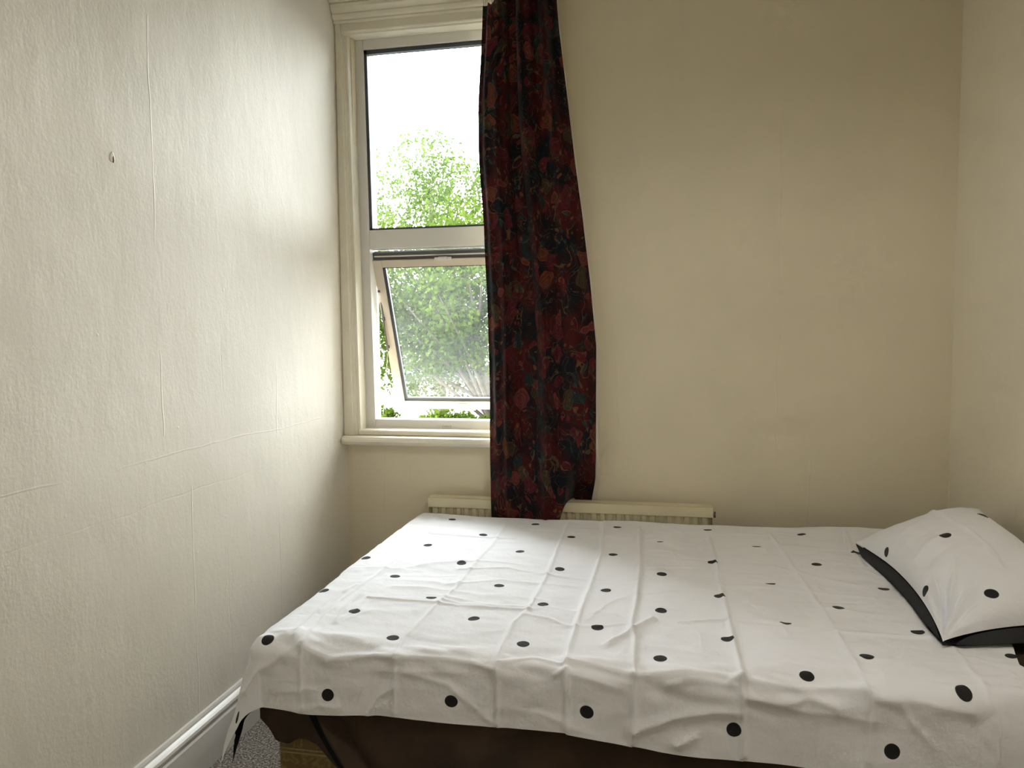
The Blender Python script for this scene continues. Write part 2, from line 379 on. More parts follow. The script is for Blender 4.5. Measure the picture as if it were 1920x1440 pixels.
# ------------------------------------------------------------------ window (leans slightly, like the old opening)
def lean(p):
    x, y, z = p
    k = min(1, max(0, (x-.005)/.05))
    return (x-0.0136*(z-.863)*k, y, z)
win = tag(empty('window_1', (.41, .04, .80)), **S)
def wpart(mb, name, mat, parent=win, bevel=0.0, seg=2, sm=False, warp=lean):
    o = mb.build(name, mat, parent, bevel, seg, sm, warp)
    o.matrix_parent_inverse = Matrix.Translation(-Vector((.41, .04, .80))) if parent is win else Matrix.Identity(4)
    return o
FY0, FY1 = .04, .105
GX0, GX1 = .108, .715
fr = MB()
fr.box((.058, FY0, .80), (GX0, FY1, 2.40)); fr.box((GX1, FY0, .80), (.772, FY1, 2.40))
fr.box((GX0, FY0+.0006, .801), (GX1, FY1, .863)); fr.box((GX0, FY0+.0006, 2.345), (GX1, FY1, 2.40)); fr.box((GX0, FY0+.0006, 1.557), (GX1, FY1, 1.632))
wpart(fr, 'window_frame', m_upvc, bevel=.003)
gk = MB()
for (a, c) in (((GX0, FY0+.008, 1.632), (GX0+.012, FY0+.03, 2.345)), ((GX1-.012, FY0+.008, 1.632), (GX1, FY0+.03, 2.345)),
               ((GX0, FY0+.008, 2.329), (GX1, FY0+.03, 2.345)), ((GX0, FY0+.008, 1.632), (GX1, FY0+.03, 1.640))): gk.box(a, c)
wpart(gk, 'glazing_gasket', m_gasket)
wpart(MB().box((GX0, FY0+.03, 1.632), (GX1, FY0+.034, 2.345)), 'upper_pane', m_glass)
# maker's mark on the bottom rail: worn little printed stamp
st = MB()
for k, (dx, h) in enumerate(((0, .006), (.007, .004), (.013, .006), (.019, .006), (.026, .005), (.033, .007))):
    st.box((.395+dx, FY0-.0004, .834), (.3965+dx, FY0+.002, .834+h)); st.box((.395+dx, FY0-.0004, .834+h-.001), (.3995+dx, FY0+.002, .834+h))
st.box((.392, FY0-.0004, .829), (.432, FY0+.002, .8303))
wpart(st, 'worn_stamp', simple('faded_grey_print', (.35, .33, .28), .7))
# top hung sash, pushed open
ANG = math.atan2(.258, .664); HS = .70; SX0, SX1 = .106, .717; TY, TZ = .058, 1.532
def tilt(p):      # local: x across, y out from the inner face, z down from the hinge (negative)
    x, y, z = p; c, s_ = math.cos(ANG), math.sin(ANG)
    return lean((x, TY + y*c - z*s_, TZ + z*c + y*s_))
sb = MB()
sb.box((SX0, 0, -HS), (SX0+.038, .045, -.022)); sb.box((SX1-.038, 0, -HS), (SX1, .045, -.022))
sb.box((SX0+.038, .0005, -HS), (SX1-.038, .045, -HS+.038)); sb.box((SX0+.038, .0005, -.052), (SX1-.038, .045, -.022))
sash = wpart(sb, 'window_sash', simple('aged_cream_plastic', (.62, .55, .45), .4, .05, 90), bevel=.002, warp=tilt)
I4 = Matrix.Identity(4)
def spart(mb, name, mat, bevel=0):
    return wpart(mb, name, mat, parent=sash, bevel=bevel, warp=tilt)
spart(MB().box((SX0+.004, .010, -.022), (SX1-.004, .045, .006)), 'shaded_sash_lip', simple('grey_lip_shade', (.10, .095, .09), .5))  # outer lip of the sash; shade of its facing is put into the grey
spart(MB().box((SX0+.010, .006, -.009), (SX1-.010, .012, -.004)), 'channel_lip', m_upvc)
g = MB()
g.box((SX0+.038, .006, -HS+.038), (SX0+.051, .02, -.052)); g.box((SX1-.051, .006, -HS+.038), (SX1-.038, .02, -.052)); g.box((SX0+.038, .006, -HS+.038), (SX1-.038, .02, -HS+.052)); g.box((SX0+.038, .006, -.056), (SX1-.038, .02, -.052))
spart(g, 'sash_gasket', m_gasket)
spart(MB().box((SX0+.038, .02, -HS+.038), (SX1-.038, .024, -.052)), 'lower_pane', m_glass_h)
hd = MB(); hd.box((.375, -.010, -.024), (.445, .002, -.014)); hd.box((.392, -.020, -.022), (.43, -.006, -.010))
spart(hd, 'vent_latch', m_upvc, .002)
hd = MB(); hd.box((.388, -.008, -HS+.008), (.432, .001, -HS+.030)); hd.tube([(.410, -.006, -HS+.02), (.410, -.028, -HS+.02)], .007); hd.box((.40, -.034, -HS+.012), (.475, -.024, -HS+.026))
spart(hd, 'sash_handle', m_white_gloss, .002)
arm = MB(); arm.box((-.006, 0, 0), (.006, .003, 1))
a0 = Vector((.112, .085, 1.500)); a1 = Vector((.115, .195, 1.14))
am = MB().tube([a0, a0.lerp(a1, .35)+Vector((0, .004, 0)), a0.lerp(a1, .7)+Vector((0, -.004, 0)), a1], .0045, 6)
for t_ in (.3, .62, .95): am.tube([a0.lerp(a1, t_)-Vector((.006, 0, 0)), a0.lerp(a1, t_)+Vector((.006, 0, 0))], .008, 8)
wpart(am, 'stay_arm', m_metal)
wpart(MB().tube([(.113, .19, 1.13), (.112, .15, .95), (.111, .12, .875)], .0015, 5), 'stay_cord', simple('pale_cord', (.6, .58, .5), .8))
# timber reveal lining
rv = MB()
rv.box((.058, -.024, .80), (.0700, FY0, 2.382)); rv.box((.757, -.024, .80), (.772, FY0, 2.382)); rv.box((.058, -.024, 2.382), (.772, FY0, 2.40))
wpart(rv, 'reveal_lining', m_gloss, bevel=.002)
# sill: window board with stepped nosing
ws = MB().prism([(.06, .766), (-.045, .766), (-.060, .772), (-.068, .784), (-.068, .792), (-.062, .801), (-.050, .805), (.06, .806)], 'X', .002, .90)
tag(wpart(ws, 'window_sill', m_gloss, bevel=.006, seg=3, warp=None))
wpart(MB().prism([(.045, .806), (-.030, .806), (-.033, .810), (-.033, .822), (-.028, .8265), (.045, .829)], 'X', .064, .80), 'sill_step', m_gloss, bevel=.001, warp=None)
# architrave
def arch(a, z0, z1, flip=1):
    # section in (x,y): from outer edge to inner edge
    p = [(0, .0), (0, -.032), (.006, -.036), (.040, -.036), (.044, -.031), (.047, -.031), (.050, -.027), (.058, -.026), (.058, 0)]
    return MB().prism([(a+flip*x, y) for x, y in p], 'Z', z0, z1)
tr = MB()
q = arch(.001, .806, 2.424); tr.v += q.v; tr.f += q.f
q = arch(.83, .806, 2.424, -1); k = len(tr.v); tr.v += q.v; tr.f += [tuple(i+k for i in f) for f in q.f]
k = len(tr.v)
q = MB().prism([(0, 2.378), (-.026, 2.378), (-.028, 2.384), (-.033, 2.386), (-.036, 2.390), (-.036, 2.424), (0, 2.424)], 'X', .048, .83)
tr.v += q.v; tr.f += [tuple(i+k for i in f) for f in q.f]
tag(tr.build('trim_1', m_gloss, warp=lean), **S)
# moulded pelmet cap above
pc = MB().prism([(0, 2.418), (-.042, 2.418), (-.046, 2.424), (-.044, 2.430), (-.052, 2.436), (-.056, 2.446), (-.054, 2.452), (-.060, 2.458), (-.070, 2.466), (-.074, 2.478), (-.070, 2.484), (-.082, 2.486), (-.086, 2.49), (-.086, 2.535), (0, 2.535)], 'X', .002, .87)
tag(pc.build('trim_2', m_gloss), **S)

# curtain rail above the frame and wire cords from it
rail = empty('curtain_rail', (.7, -.10, 2.55)); tag(rail, 'slim curtain rail fixed above the window, out of sight above the curtain header', 'curtain rail')
RI = Matrix.Translation(-Vector((.7, -.10, 2.55)))
o = MB().tube([(.05, -.11, 2.548), (1.0, -.11, 2.548)], .010, 10).build('rail_tube', m_upvc, rail, sm=True); o.matrix_parent_inverse = RI
o = MB().box((.10, -.12, 2.50), (.12, 0, 2.57)).build('rail_bracket', m_upvc, rail); o.matrix_parent_inverse = RI

# small marks on the left wall
plug = empty('wall_plug', (0, -1.265, 1.62)); tag(plug, 'chipped plaster plug hole high on the left wall', 'wall plug')
PLI = Matrix.Translation(-Vector((0, -1.265, 1.62)))
def blob(rx, ry, rz, seed_, loc):
    m_ = MB(); nr, ns_ = 7, 22; rr = random.Random(seed_); ph = [rr.uniform(0, 6) for _ in range(3)]
    for q_ in range(nr+1):
        t_ = q_/nr
        for k in range(ns_):
            a_ = 2*math.pi*k/ns_; w_ = 1+.16*math.sin(2*a_+ph[0])+.12*math.sin(3*a_+ph[1])+.06*math.sin(7*a_+ph[2])
            m_.v.append((loc[0]+rx*math.cos(t_*math.pi/2), loc[1]+ry*w_*math.sin(t_*math.pi/2), loc[2]+rz*w_*math.sin(t_*math.pi/2))) if 0 else m_.v.append((loc[0]+rx*math.cos(t_*math.pi/2), loc[1]+ry*w_*math.sin(t_*math.pi/2)*math.cos(a_), loc[2]+rz*w_*math.sin(t_*math.pi/2)*math.sin(a_)))
    for q_ in range(nr):
        for k in range(ns_):
            k2 = (k+1) % ns_; m_.f.append((q_*ns_+k, q_*ns_+k2, (q_+1)*ns_+k2, (q_+1)*ns_+k))
    return m_
o = blob(.0022, .008, .014, 3, (0, -1.265, 1.62)).build('plaster_rim', m_wall_l, plug, sm=True); o.matrix_parent_inverse = PLI
o = blob(.0030, .0035, .008, 5, (0, -1.2635, 1.617)).build('plug_shade', simple('brown_crater_shade', (.16, .13, .10), .9), plug, sm=True); o.matrix_parent_inverse = PLI  # dark blob stands in for the shadow inside the crater
# thin added patch standing in for a triangular wall stain beside the curtain
tv_ = [(1.030, .868), (1.040, .850), (1.052, .825), (1.064, .800), (1.072, .785), (1.062, .765), (1.050, .745), (1.040, .735), (1.022, .74), (1.020, .80)]
fl = MB(); fl.v = [(1.03, -.0012, .80)] + [(x_, -.001-.006*max(0, (x_-1.035)/.04), z_) for x_, z_ in tv_]
fl.f = [(0, k+1, (k+1) % len(tv_)+1) for k in range(len(tv_))]
o = fl.build('stain_patch', m_wall_b); tag(o, 'thin raised patch standing in for a wall stain beside the lower edge of the curtain', 'wall stain')

# ------------------------------------------------------------------ radiator
rad = empty('radiator', (.91, -.07, .12)); tag(rad, 'cream ribbed panel radiator under the window behind the bed', 'radiator')
RX0, RX1, RF, RB = .372, 1.447, -.098, -.046
def rp(mb, name, mat, **k):
    parent = k.pop('parent', rad)
    o = mb.build(name, mat, parent, **k); o.matrix_parent_inverse = Matrix.Translation(-Vector((.91, -.07, .12))) if parent is rad else Matrix.Identity(4); return o
# fluted front
prof = []
n_f = 34; x0, x1 = RX0+.016, RX1-.016
for i in range(n_f*8+1):
    t_ = i/(n_f*8); ph = (t_*n_f) % 1
    d = .008*max(0, min(1, (0.5-abs(ph-.5))*7-0.7)); prof.append((x0+(x1-x0)*t_, RF+.012-d))
prof += [(x1, RF+.03), (x0, RF+.03)]
rp(MB().prism(prof, 'Z', .14, .545), 'ribbed_panel', m_rad)
rp(MB().prism([(x, -.054+(.0 if k < len(prof)-2 else -.01)) for k, (x, y) in enumerate(prof[::8])] + [(x1, -.046), (x0, -.046)], 'Z', .14, .545), 'rear_panel', m_rad)
tc_ = MB(); tc_.box((RX0, RF, .538), (RX1, RF+.004, .577)); tc_.box((RX0, RF, .573), (RX1, RB, .577)); tc_.box((RX0, RF, .14), (RX0+.004, RB, .577)); tc_.box((RX1-.004, RF, .14), (RX1, RB, .577))
rp(tc_, 'top_cover', m_rad, bevel=.002)
for x_ in (RX0+.2, RX1-.23): rp(MB().box((x_, RB, .3), (x_+.03, -.0005, .5)), 'wall_bracket', m_rad)
vb = MB().tube([(RX1, -.075, .545), (RX1+.008, -.075, .545)], .006, 8); vb.box((RX1+.003, -.079, .535), (RX1+.009, -.071, .556))
rp(vb, 'bleed_valve', m_metal)
vp = MB().tube([(RX1-.03, -.075, .16), (RX1+.03, -.075, .16), (RX1+.03, -.075, .0)], .008, 8)
rp(vp, 'supply_pipe', m_rad)

# ------------------------------------------------------------------ curtain
LE = [(2.50, .612), (2.41, .612), (2.30, .606), (2.07, .591), (1.85, .590), (1.61, .604), (1.262, .614), (.845, .616), (.52, .628), (.46, .628)]
RE = [(2.50, .885), (2.40, .887), (2.30, .895), (2.05, .925), (1.85, .948), (1.65, .973), (1.40, 1.000), (1.158, 1.021), (.95, 1.019), (.755, 1.020), (.66, 1.014), (.57, .998), (.46, .99)]
def lerp_tab(tab, z):
    t_ = sorted(tab); return np.interp(z, [a for a, _ in t_], [b_ for _, b_ in t_])
NU, NV = 180, 260
su = np.linspace(0, 1, NU); sv = np.linspace(0, 1, NV)
Sg, Vg = np.meshgrid(su, sv, indexing='ij')
zt = 2.415 + .10*sstep(.22, .34, Sg) - .014*np.exp(-((Sg-.13)/.03)**2) + .008*np.exp(-((Sg-.2)/.04)**2)
zb = np.where(Sg < .62, .488 - .012*np.sin(Sg*5), .488)
zb = .488 + .004*np.sin(Sg*12) + .092*sstep(.70, .80, Sg) - .035*sstep(.83, .9, Sg)
Z = zt + (zb-zt)*Vg
xl = lerp_tab(LE, Z); xr = lerp_tab(RE, Z)
tz = np.clip((2.45-Z)/2.0, 0, 1)       # 0 top, 1 bottom
def ridge(c0, c1, w0, w1, amp0, amp1, p=2):
    c = c0+(c1-c0)*tz; w_ = w0+(w1-w0)*tz; a_ = amp0+(amp1-amp0)*tz
    return a_*np.exp(-np.abs((Sg-c)/w_)**p)
fold = np.zeros_like(Z)
fold += ridge(.00, .00, .06, .05, -.018, -.010)
fold += ridge(.22, .20, .05, .030, .028, .020, 1.6)         # first ridge
fold += ridge(.40, .38, .07, .09, -.040, -.030)             # deep valley
fold += ridge(.53, .57, .06, .07, .032, .030, 1.5)          # central ridge
fold += ridge(.66, .68, .04, .03, -.012, -.006)
fold += ridge(.80, .80, .08, .14, .020, .016)
fold += ridge(1.0, 1.0, .07, .05, -.020, -.014)
fold += ridge(.09, .09, .03, .04, .014, .005)
fold += .010*np.sin(2*np.pi*(Sg*6+.4))*(1-tz)**2 + .004*vnoise(Sg*7, Z*4, 3) + .0016*vnoise(Sg*24, Z*11, 4)
flat = sstep(.70, .50, Z)
fold = 1.45*fold*(1-.55*flat)
ybase = -.098 - .030*sstep(.95, .60, Z)
behind = sstep(.76, .84, Sg)*sstep(.78, .60, Z)             # right part slips behind the radiator
Y = ybase - fold
Y = Y*(1-behind) + (-.020)*behind
lim = -.074-.037*sstep(.86, .66, Z); k_b = sstep(.70, .76, Sg)*sstep(.80, .70, Z); Y = np.minimum(Y, lim*(1-k_b)+.0*k_b)
X = xl + (xr-xl)*(Sg + .012*np.sin(2*np.pi*Sg*2+Z*2))
V = np.stack([X, Y, Z], -1).reshape(-1, 3)
du = np.sqrt(np.diff(X, axis=0)**2+np.diff(Y, axis=0)**2); arc = np.concatenate([np.zeros((1, NV)), np.cumsum(du, 0)], 0)
uvc = np.stack([arc*1.35, Z], -1).reshape(-1, 2)
cur = empty('curtain', (.80, -.10, .50)); tag(cur, 'dark red floral lined curtain hanging bunched over the right side of the window', 'curtain')
CI = Matrix.Translation(-Vector((.80, -.10, .50)))
o = grid_mesh('curtain_cloth', V, NU, NV, m_curtain, cur, uv=uvc, flip=False); o.matrix_parent_inverse = CI
# lining: a bit wider on the right so its pale edge shows
Xl_ = X.copy(); Xl_ += (sstep(.90, 1, Sg)*.0085)*(.35+.65*sstep(1.0, .8, Z)+.0*Z) + sstep(.9, 1, Sg)*.003*vnoise(Z*25, Z*0, 9)
Xl_ += sstep(.9, 1, Sg)*.010*sstep(.75, .6, Z)
Yl_ = Y + .006; Yl_ = np.minimum(Yl_, -.012)
V2 = np.stack([Xl_, Yl_, Z+.006*(Vg)], -1).reshape(-1, 3)
o = grid_mesh('curtain_lining', V2, NU, NV, m_lining, cur, flip=True); o.matrix_parent_inverse = CI; o['label'] = 'cream lining showing at the right edge'
# a folded pleat flap at the top
k = MB()
for xx, zz, dx in ((.618, 2.414, -.006), (.624, 2.414, .0), (.630, 2.414, .006), (.650, 2.414, -.004), (.656, 2.416, .006)):
    k.tube([(xx, -.105, zz-.012), (xx+dx*.5, -.108, zz+.05), (xx+dx, -.110, 2.547)], .0011, 5)
o = k.build('heading_cords', simple('grey_heading_cord', (.16, .14, .13), .7), cur, sm=True); o.matrix_parent_inverse = CI
o['label'] = 'grey heading cords above the left pleats'

# ------------------------------------------------------------------ bed
BX0, BX1, BY0, BY1, ZT = .356, 2.235, -1.335, -.135, .527
bed = empty('bed', (1.3, -.74, 0)); tag(bed, 'low double divan bed with gold patterned base in the corner under the window', 'bed')
BI = Matrix.Translation(-Vector((1.3, -.74, 0)))
def bp_(mb, name, mat, parent=bed, **k):
    o = mb.build(name, mat, parent, **k); o.matrix_parent_inverse = BI if parent is bed else Matrix.Identity(4); return o
base = bp_(MB().box((.392, BY0+.040, .035), (BX1-.01, BY1-.01, .315)), 'divan_base', m_divan, bevel=.012, seg=3)
pp = MB()
for zz in (.303, .294, .262, .253):
    pp.tube([(.394, BY1-.02, zz), (.392, BY0+.052, zz), (.400, BY0+.040, zz), (BX1-.02, BY0+.040, zz)], .0028, 6)
bp_(pp, 'base_piping', simple('pale_gold_piping', (.30, .24, .11), .6), parent=base, sm=True)
bp_(MB().box((BX0+.02, BY0+.036, .318), (BX1, BY1-.005, ZT-.030)), 'mattress', m_dkgrey, bevel=.03, seg=4)
for xx, yy in ((.46, BY0+.08), (2.1, BY0+.08), (.46, BY1-.08), (2.1, BY1-.08)):
    bp_(MB().tube([(xx, yy, 0), (xx, yy, .04)], .025, 14), 'castor', m_black)

# brown sheet hanging over the near side of the mattress
nu_, nv_ = 260, 70
xs = np.linspace(.362, BX1-.004, nu_); tv = np.linspace(0, 1, nv_)
Xs, Tv = np.meshgrid(xs, tv, indexing='ij')
hem = np.interp(xs, [.36, .385, .40, .43, .455, .475, .50, .53, .56, .60, .68, .9, 1.6, 2.25], [.34, .315, .288, .284, .300, .300, .292, .262, .235, .225, .20, .12, .09, .10])[:, None]
Zs = (ZT-.020) + (hem-(ZT-.020))*Tv
Ys = np.full_like(Xs, BY0+.030)
drop = np.clip((ZT-Zs)/.2, 0, 1)
Ys -= .006*drop + .010*drop*(.5+.5*np.sin(Xs*9+1.0))
# diagonal pleat at the corner
c = .468 + (.50-Zs)*.42*np.clip((.5-Zs)/.2, 0, 2)**.6
Ys -= .022*np.exp(-((Xs-c)/.016)**2)*sstep(.46, .36, Zs)
Ys += .010*np.exp(-((Xs-c-.035)/.02)**2)*sstep(.46, .36, Zs)
Ys -= .003*vnoise(Xs*9, Zs*12, 21)*drop
Ys = np.minimum(Ys, BY0+.032)
sh = empty('bed_sheet', (1.3, BY0, .1)); tag(sh, 'dark brown sheet hanging down the near side of the bed below the white cover', 'bed sheet')
SI = Matrix.Translation(-Vector((1.3, BY0, .1)))
def solid(o, t_, off=0):
    md = o.modifiers.new('solid', 'SOLIDIFY'); md.thickness = t_; md.offset = off
o = grid_mesh('sheet_side', np.stack([Xs, Ys-.004, Zs], -1).reshape(-1, 3), nu_, nv_, m_brown, sh); o.matrix_parent_inverse = SI; solid(o, .002)
# top layer of the sheet, seen at the head end beyond the cover
tx = np.linspace(BX0+.015, BX1-.004, 40); ty = np.linspace(BY0+.028, BY1, 30)
Tx, Ty = np.meshgrid(tx, ty, indexing='ij')
o = grid_mesh('sheet_top', np.stack([Tx, Ty, np.full_like(Tx, ZT-.020)+.001*vnoise(Tx*8, Ty*8, 5)], -1).reshape(-1, 3), 40, 30, m_brown, sh); o.matrix_parent_inverse = SI; solid(o, .002)
# narrow black strip laid along the corner pleat
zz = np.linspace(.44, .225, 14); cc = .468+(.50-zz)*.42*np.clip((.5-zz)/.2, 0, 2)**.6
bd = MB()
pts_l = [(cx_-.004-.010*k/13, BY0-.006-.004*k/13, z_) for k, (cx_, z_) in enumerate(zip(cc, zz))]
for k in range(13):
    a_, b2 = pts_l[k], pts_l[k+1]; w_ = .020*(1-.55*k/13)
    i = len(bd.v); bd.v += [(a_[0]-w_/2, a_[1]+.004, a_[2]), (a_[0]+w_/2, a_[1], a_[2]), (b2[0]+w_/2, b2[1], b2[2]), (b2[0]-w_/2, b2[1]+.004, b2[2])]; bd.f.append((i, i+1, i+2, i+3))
o = bd.build('black_strip', m_black, sh); o.matrix_parent_inverse = SI; solid(o, .003); o['label'] = 'black strip along the corner pleat'

# ------------------------------------------------------------------ duvet cover
R_E = .045
DX0 = BX0-.022
FL = math.radians(13)
def edge(s, flare):
    """s: cloth length past the start of the rounding -> (outward, down)"""
    q_ = R_E*np.pi/2; a_ = np.clip(s, 0, q_)/R_E
    h = R_E*np.sin(a_); d = R_E*(1-np.cos(a_)); e = np.clip(s-q_, 0, None)
    return h+e*np.sin(flare), d+e*np.cos(flare)
# creases: polylines in cloth coordinates (x, y), y beyond the near edge continues down the drop
#CREASES-BEGIN
CREASES = [
    ([(0.7115, -0.1673), (0.721, -0.5327), (0.7101, -0.7574), (0.7127, -0.9184), (0.6999, -1.0468), (0.688, -1.2462), (0.6936, -1.3306), (0.6929, -1.4018), (0.6911, -1.4638)], 0.0035, 0.006, 0.0),
    ([(0.9289, -0.1781), (0.9319, -0.4438), (0.9398, -0.6667), (0.9327, -1.0402), (0.9118, -1.1338), (0.9103, -1.2809), (0.9154, -1.3727), (0.9152, -1.4676)], 0.0045, 0.006, 0.02),
    ([(1.0556, -0.1598), (1.0758, -0.5492), (1.0693, -0.7981), (1.0593, -1.1117), (1.0563, -1.268), (1.0625, -1.3801), (1.0627, -1.4638)], 0.006, 0.006, 0.03),
    ([(1.1893, -0.2452), (1.1974, -0.6748), (1.1951, -0.959), (1.1876, -1.1167), (1.1975, -1.1782), (1.2005, -1.3313), (1.1987, -1.4656)], 0.006, 0.006, -0.03),
    ([(1.4182, -0.3054), (1.419, -0.4467), (1.4146, -0.7084), (1.4117, -1.0209), (1.4102, -1.3152), (1.4118, -1.3505), (1.412, -1.4651)], 0.006, 0.006, -0.02),
    ([(1.6166, -0.207), (1.6193, -0.3129), (1.6352, -0.815), (1.64, -1.0816), (1.6369, -1.3121), (1.6388, -1.4446)], 0.004, 0.006, 0.02),
    ([(1.867, -0.1985), (1.838, -0.3976), (1.8248, -0.583)], 0.004, 0.006, 0),
    ([(1.8625, -0.8205), (1.8606, -1.1457), (1.8464, -1.3224), (1.8601, -1.3407), (1.8585, -1.4214)], 0.004, 0.007, 0),
    ([(0.4837, -0.3856), (0.4671, -0.8143), (0.4473, -1.0657), (0.4769, -1.3265), (0.4802, -1.4628)], 0.0035, 0.006, 0),
    ([(0.4169, -0.4291), (0.644, -0.4316), (0.7812, -0.4126)], 0.0035, 0.005, 0),
    ([(0.6776, -0.7589), (0.8219, -0.725), (0.9393, -0.7639), (1.0985, -0.7934)], 0.003, 0.005, 0),
    ([(0.5106, -1.0358), (0.6787, -1.036), (0.7532, -1.0436), (0.9372, -1.042)], 0.0045, 0.006, 0.0),
    ([(0.7052, -1.0122), (0.7655, -1.0274), (0.9325, -1.017)], 0.0025, 0.005, 0),
    ([(1.2985, -1.062), (1.4059, -1.031), (1.5661, -1.0547), (1.638, -1.0683), (1.8312, -1.0695)], 0.004, 0.006, 0),
    ([(1.1981, -0.8816), (1.3697, -0.8378)], 0.002, 0.005, 0),
    ([(1.412, -0.7823), (1.4818, -0.7759), (1.6353, -0.8112), (1.7854, -0.8304)], 0.003, 0.006, 0),
    ([(1.1406, -1.2235), (1.1787, -1.1626), (1.2005, -1.1107), (1.2361, -1.0585)], 0.008, 0.009, 0),
    ([(0.9358, -1.0775), (0.9929, -1.0921), (1.0554, -1.1316)], 0.0035, 0.005, 0),
    ([(0.4451, -1.304), (0.4289, -1.1704), (0.4293, -1.0181), (0.444, -0.9552)], 0.005, 0.007, 0),
    ([(0.4994, -1.2037), (0.4816, -1.0848), (0.4787, -0.9873)], 0.004, 0.006, 0),
    ([(0.702, -1.3338), (0.7633, -1.3278), (0.8557, -1.3278), (0.9099, -1.3414)], 0.006, 0.008, 0),
    ([(0.4693, -1.3225), (0.5241, -1.3417), (0.5752, -1.3474), (0.6445, -1.3349), (0.6948, -1.3365)], 0.006, 0.009, 0),
    ([(0.5399, -1.3512), (0.5842, -1.3386), (0.6454, -1.3337), (0.6917, -1.3366)], 0.005, 0.007, 0),
    ([(0.9189, -1.3235), (0.9889, -1.2976), (1.059, -1.3134)], 0.004, 0.007, 0),
    ([(1.0598, -1.3054), (1.1141, -1.3151), (1.1581, -1.3235), (1.2009, -1.3286)], 0.007, 0.008, 0),
    ([(1.0389, -1.3432), (1.0634, -1.3277)], 0.006, 0.006, 0),
    ([(1.2022, -1.3286), (1.2847, -1.3197), (1.3571, -1.3117), (1.4096, -1.3139)], 0.006, 0.008, 0),
    ([(1.2637, -1.3397), (1.3044, -1.3299), (1.3558, -1.3271), (1.3972, -1.3309)], 0.005, 0.008, 0),
    ([(1.3888, -1.3228), (1.412, -1.3149)], 0.009, 0.007, 0),
    ([(1.417, -1.3158), (1.4574, -1.3207), (1.5168, -1.3272), (1.5754, -1.3191), (1.6295, -1.3209)], 0.007, 0.01, 0),
    ([(1.4264, -1.3518), (1.4751, -1.3572), (1.5344, -1.342), (1.5806, -1.3538)], 0.006, 0.01, 0),
    ([(1.6333, -1.3204), (1.6637, -1.3338), (1.7123, -1.3299), (1.7553, -1.3365), (1.8184, -1.3436)], 0.007, 0.01, 0),
    ([(1.6459, -1.3336), (1.6917, -1.3374), (1.7034, -1.3578), (1.7493, -1.4059)], 0.004, 0.01, 0),
    ([(1.2017, -1.4411), (1.2743, -1.4029), (1.3523, -1.3831), (1.3959, -1.3822)], 0.007, 0.012, 0),
    ([(1.2848, -1.4547), (1.3161, -1.4358)], 0.006, 0.01, 0),
    ([(0.2505, -1.4003), (0.3155, -1.4196), (0.3979, -1.3727), (0.473, -1.3175)], 0.005, 0.01, 0),
    ([(0.6352, -1.4707), (0.654, -1.432), (0.69, -1.402)], 0.004, 0.008, 0),
    ([(0.7184, -1.3652), (0.8124, -1.3866), (0.8585, -1.4245), (0.9033, -1.4637)], 0.003, 0.009, 0),
    ([(0.4748, -1.4699), (0.5249, -1.4543), (0.5743, -1.4587)], 0.003, 0.012, 0),
    ([(0.7584, -0.9452), (0.6371, -0.9352), (0.5492, -0.9433)], 0.003, 0.012, 0),
    ([(0.6765, -0.6911), (0.5859, -0.725), (0.5102, -0.7933)], 0.003, 0.012, 0),
    ([(1.499, -1.2523), (1.5872, -1.2677), (1.6263, -1.2676)], 0.004, 0.012, 0),
    ([(1.4746, -1.2037), (1.535, -1.2197), (1.6367, -1.2265)], 0.003, 0.01, 0),
    ([(1.5217, -1.2959), (1.6648, -1.1963), (1.9114, -1.2749)], 0.002, 0.012, 0),
    ([(1.6459, -1.371), (1.5718, -1.3658), (1.4956, -1.3655)], 0.003, 0.01, 0),
    ([(1.088, -1.0856), (1.1247, -0.9755), (1.1886, -0.8929)], 0.002, 0.01, 0),
    ([(1.7574, -0.7386), (1.6382, -0.6612), (1.5774, -0.5926)], 0.003, 0.012, 0),
    ([(1.7409, -0.9493), (1.6646, -0.9201), (1.5633, -0.9323)], 0.002, 0.01, 0),
    ([(1.8011, -1.3075), (1.853, -1.2734), (1.9474, -1.2286)], 0.004, 0.012, 0),
]
DOTS = [(0.5028, -0.2034), (0.6656, -0.3988), (0.5182, -0.5531), (0.3762, -0.7235), (0.8148, -0.205), (0.9621, -0.3589), (0.8248, -0.568), (0.6728, -0.7078), (0.5196, -0.8591), (0.371, -1.0013), (1.1094, -0.2187, 0, 1, 0.004), (1.1142, -0.5563), (0.9685, -0.7076), (0.8235, -0.8721), (0.672, -1.0027, 0, 1, 0.003), (0.5141, -1.1291), (1.2561, -0.3725, 0, 1, -0.006), (1.2593, -0.7099), (1.1125, -0.8722), (0.9643, -1.0032), (0.8137, -1.1167), (0.6611, -1.2566), (1.4191, -0.2008, 0, 1, 0.002), (1.4077, -0.5884), (1.4041, -0.8678), (1.2549, -1.0005), (1.1105, -1.1284), (0.9557, -1.235), (1.5544, -0.4042, 0, 1, -0.002), (1.5473, -0.7387, 0, 1, -0.002), (1.7214, -0.2269), (1.7, -0.5729), (1.5395, -1.0195, 0, 1, -0.002), (1.3973, -1.1491, 0, 1, 0.008), (1.2515, -1.265), (1.6794, -0.9169), (1.829, -0.7513, 0, 1, 0.006), (1.535, -1.2907), (1.6704, -1.1944), (1.8169, -1.0404, 0, 1, 0.006), (1.8411, -0.4354), (1.8064, -1.3132), (1.9943, -1.1319), (0.3868, -1.3158), (0.5423, -1.4282), (0.8186, -1.4228), (1.1053, -1.417), (1.393, -1.4154), (1.6785, -1.4227), (0.229, -1.44)]
PDOTS = [(1.9664, -0.7657, 0.683), (1.8709, -0.6238, 0.5917), (1.8708, -0.9184, 0.5849), (1.9675, -1.029, 0.6238), (2.1176, -0.6044, 0.7005)]
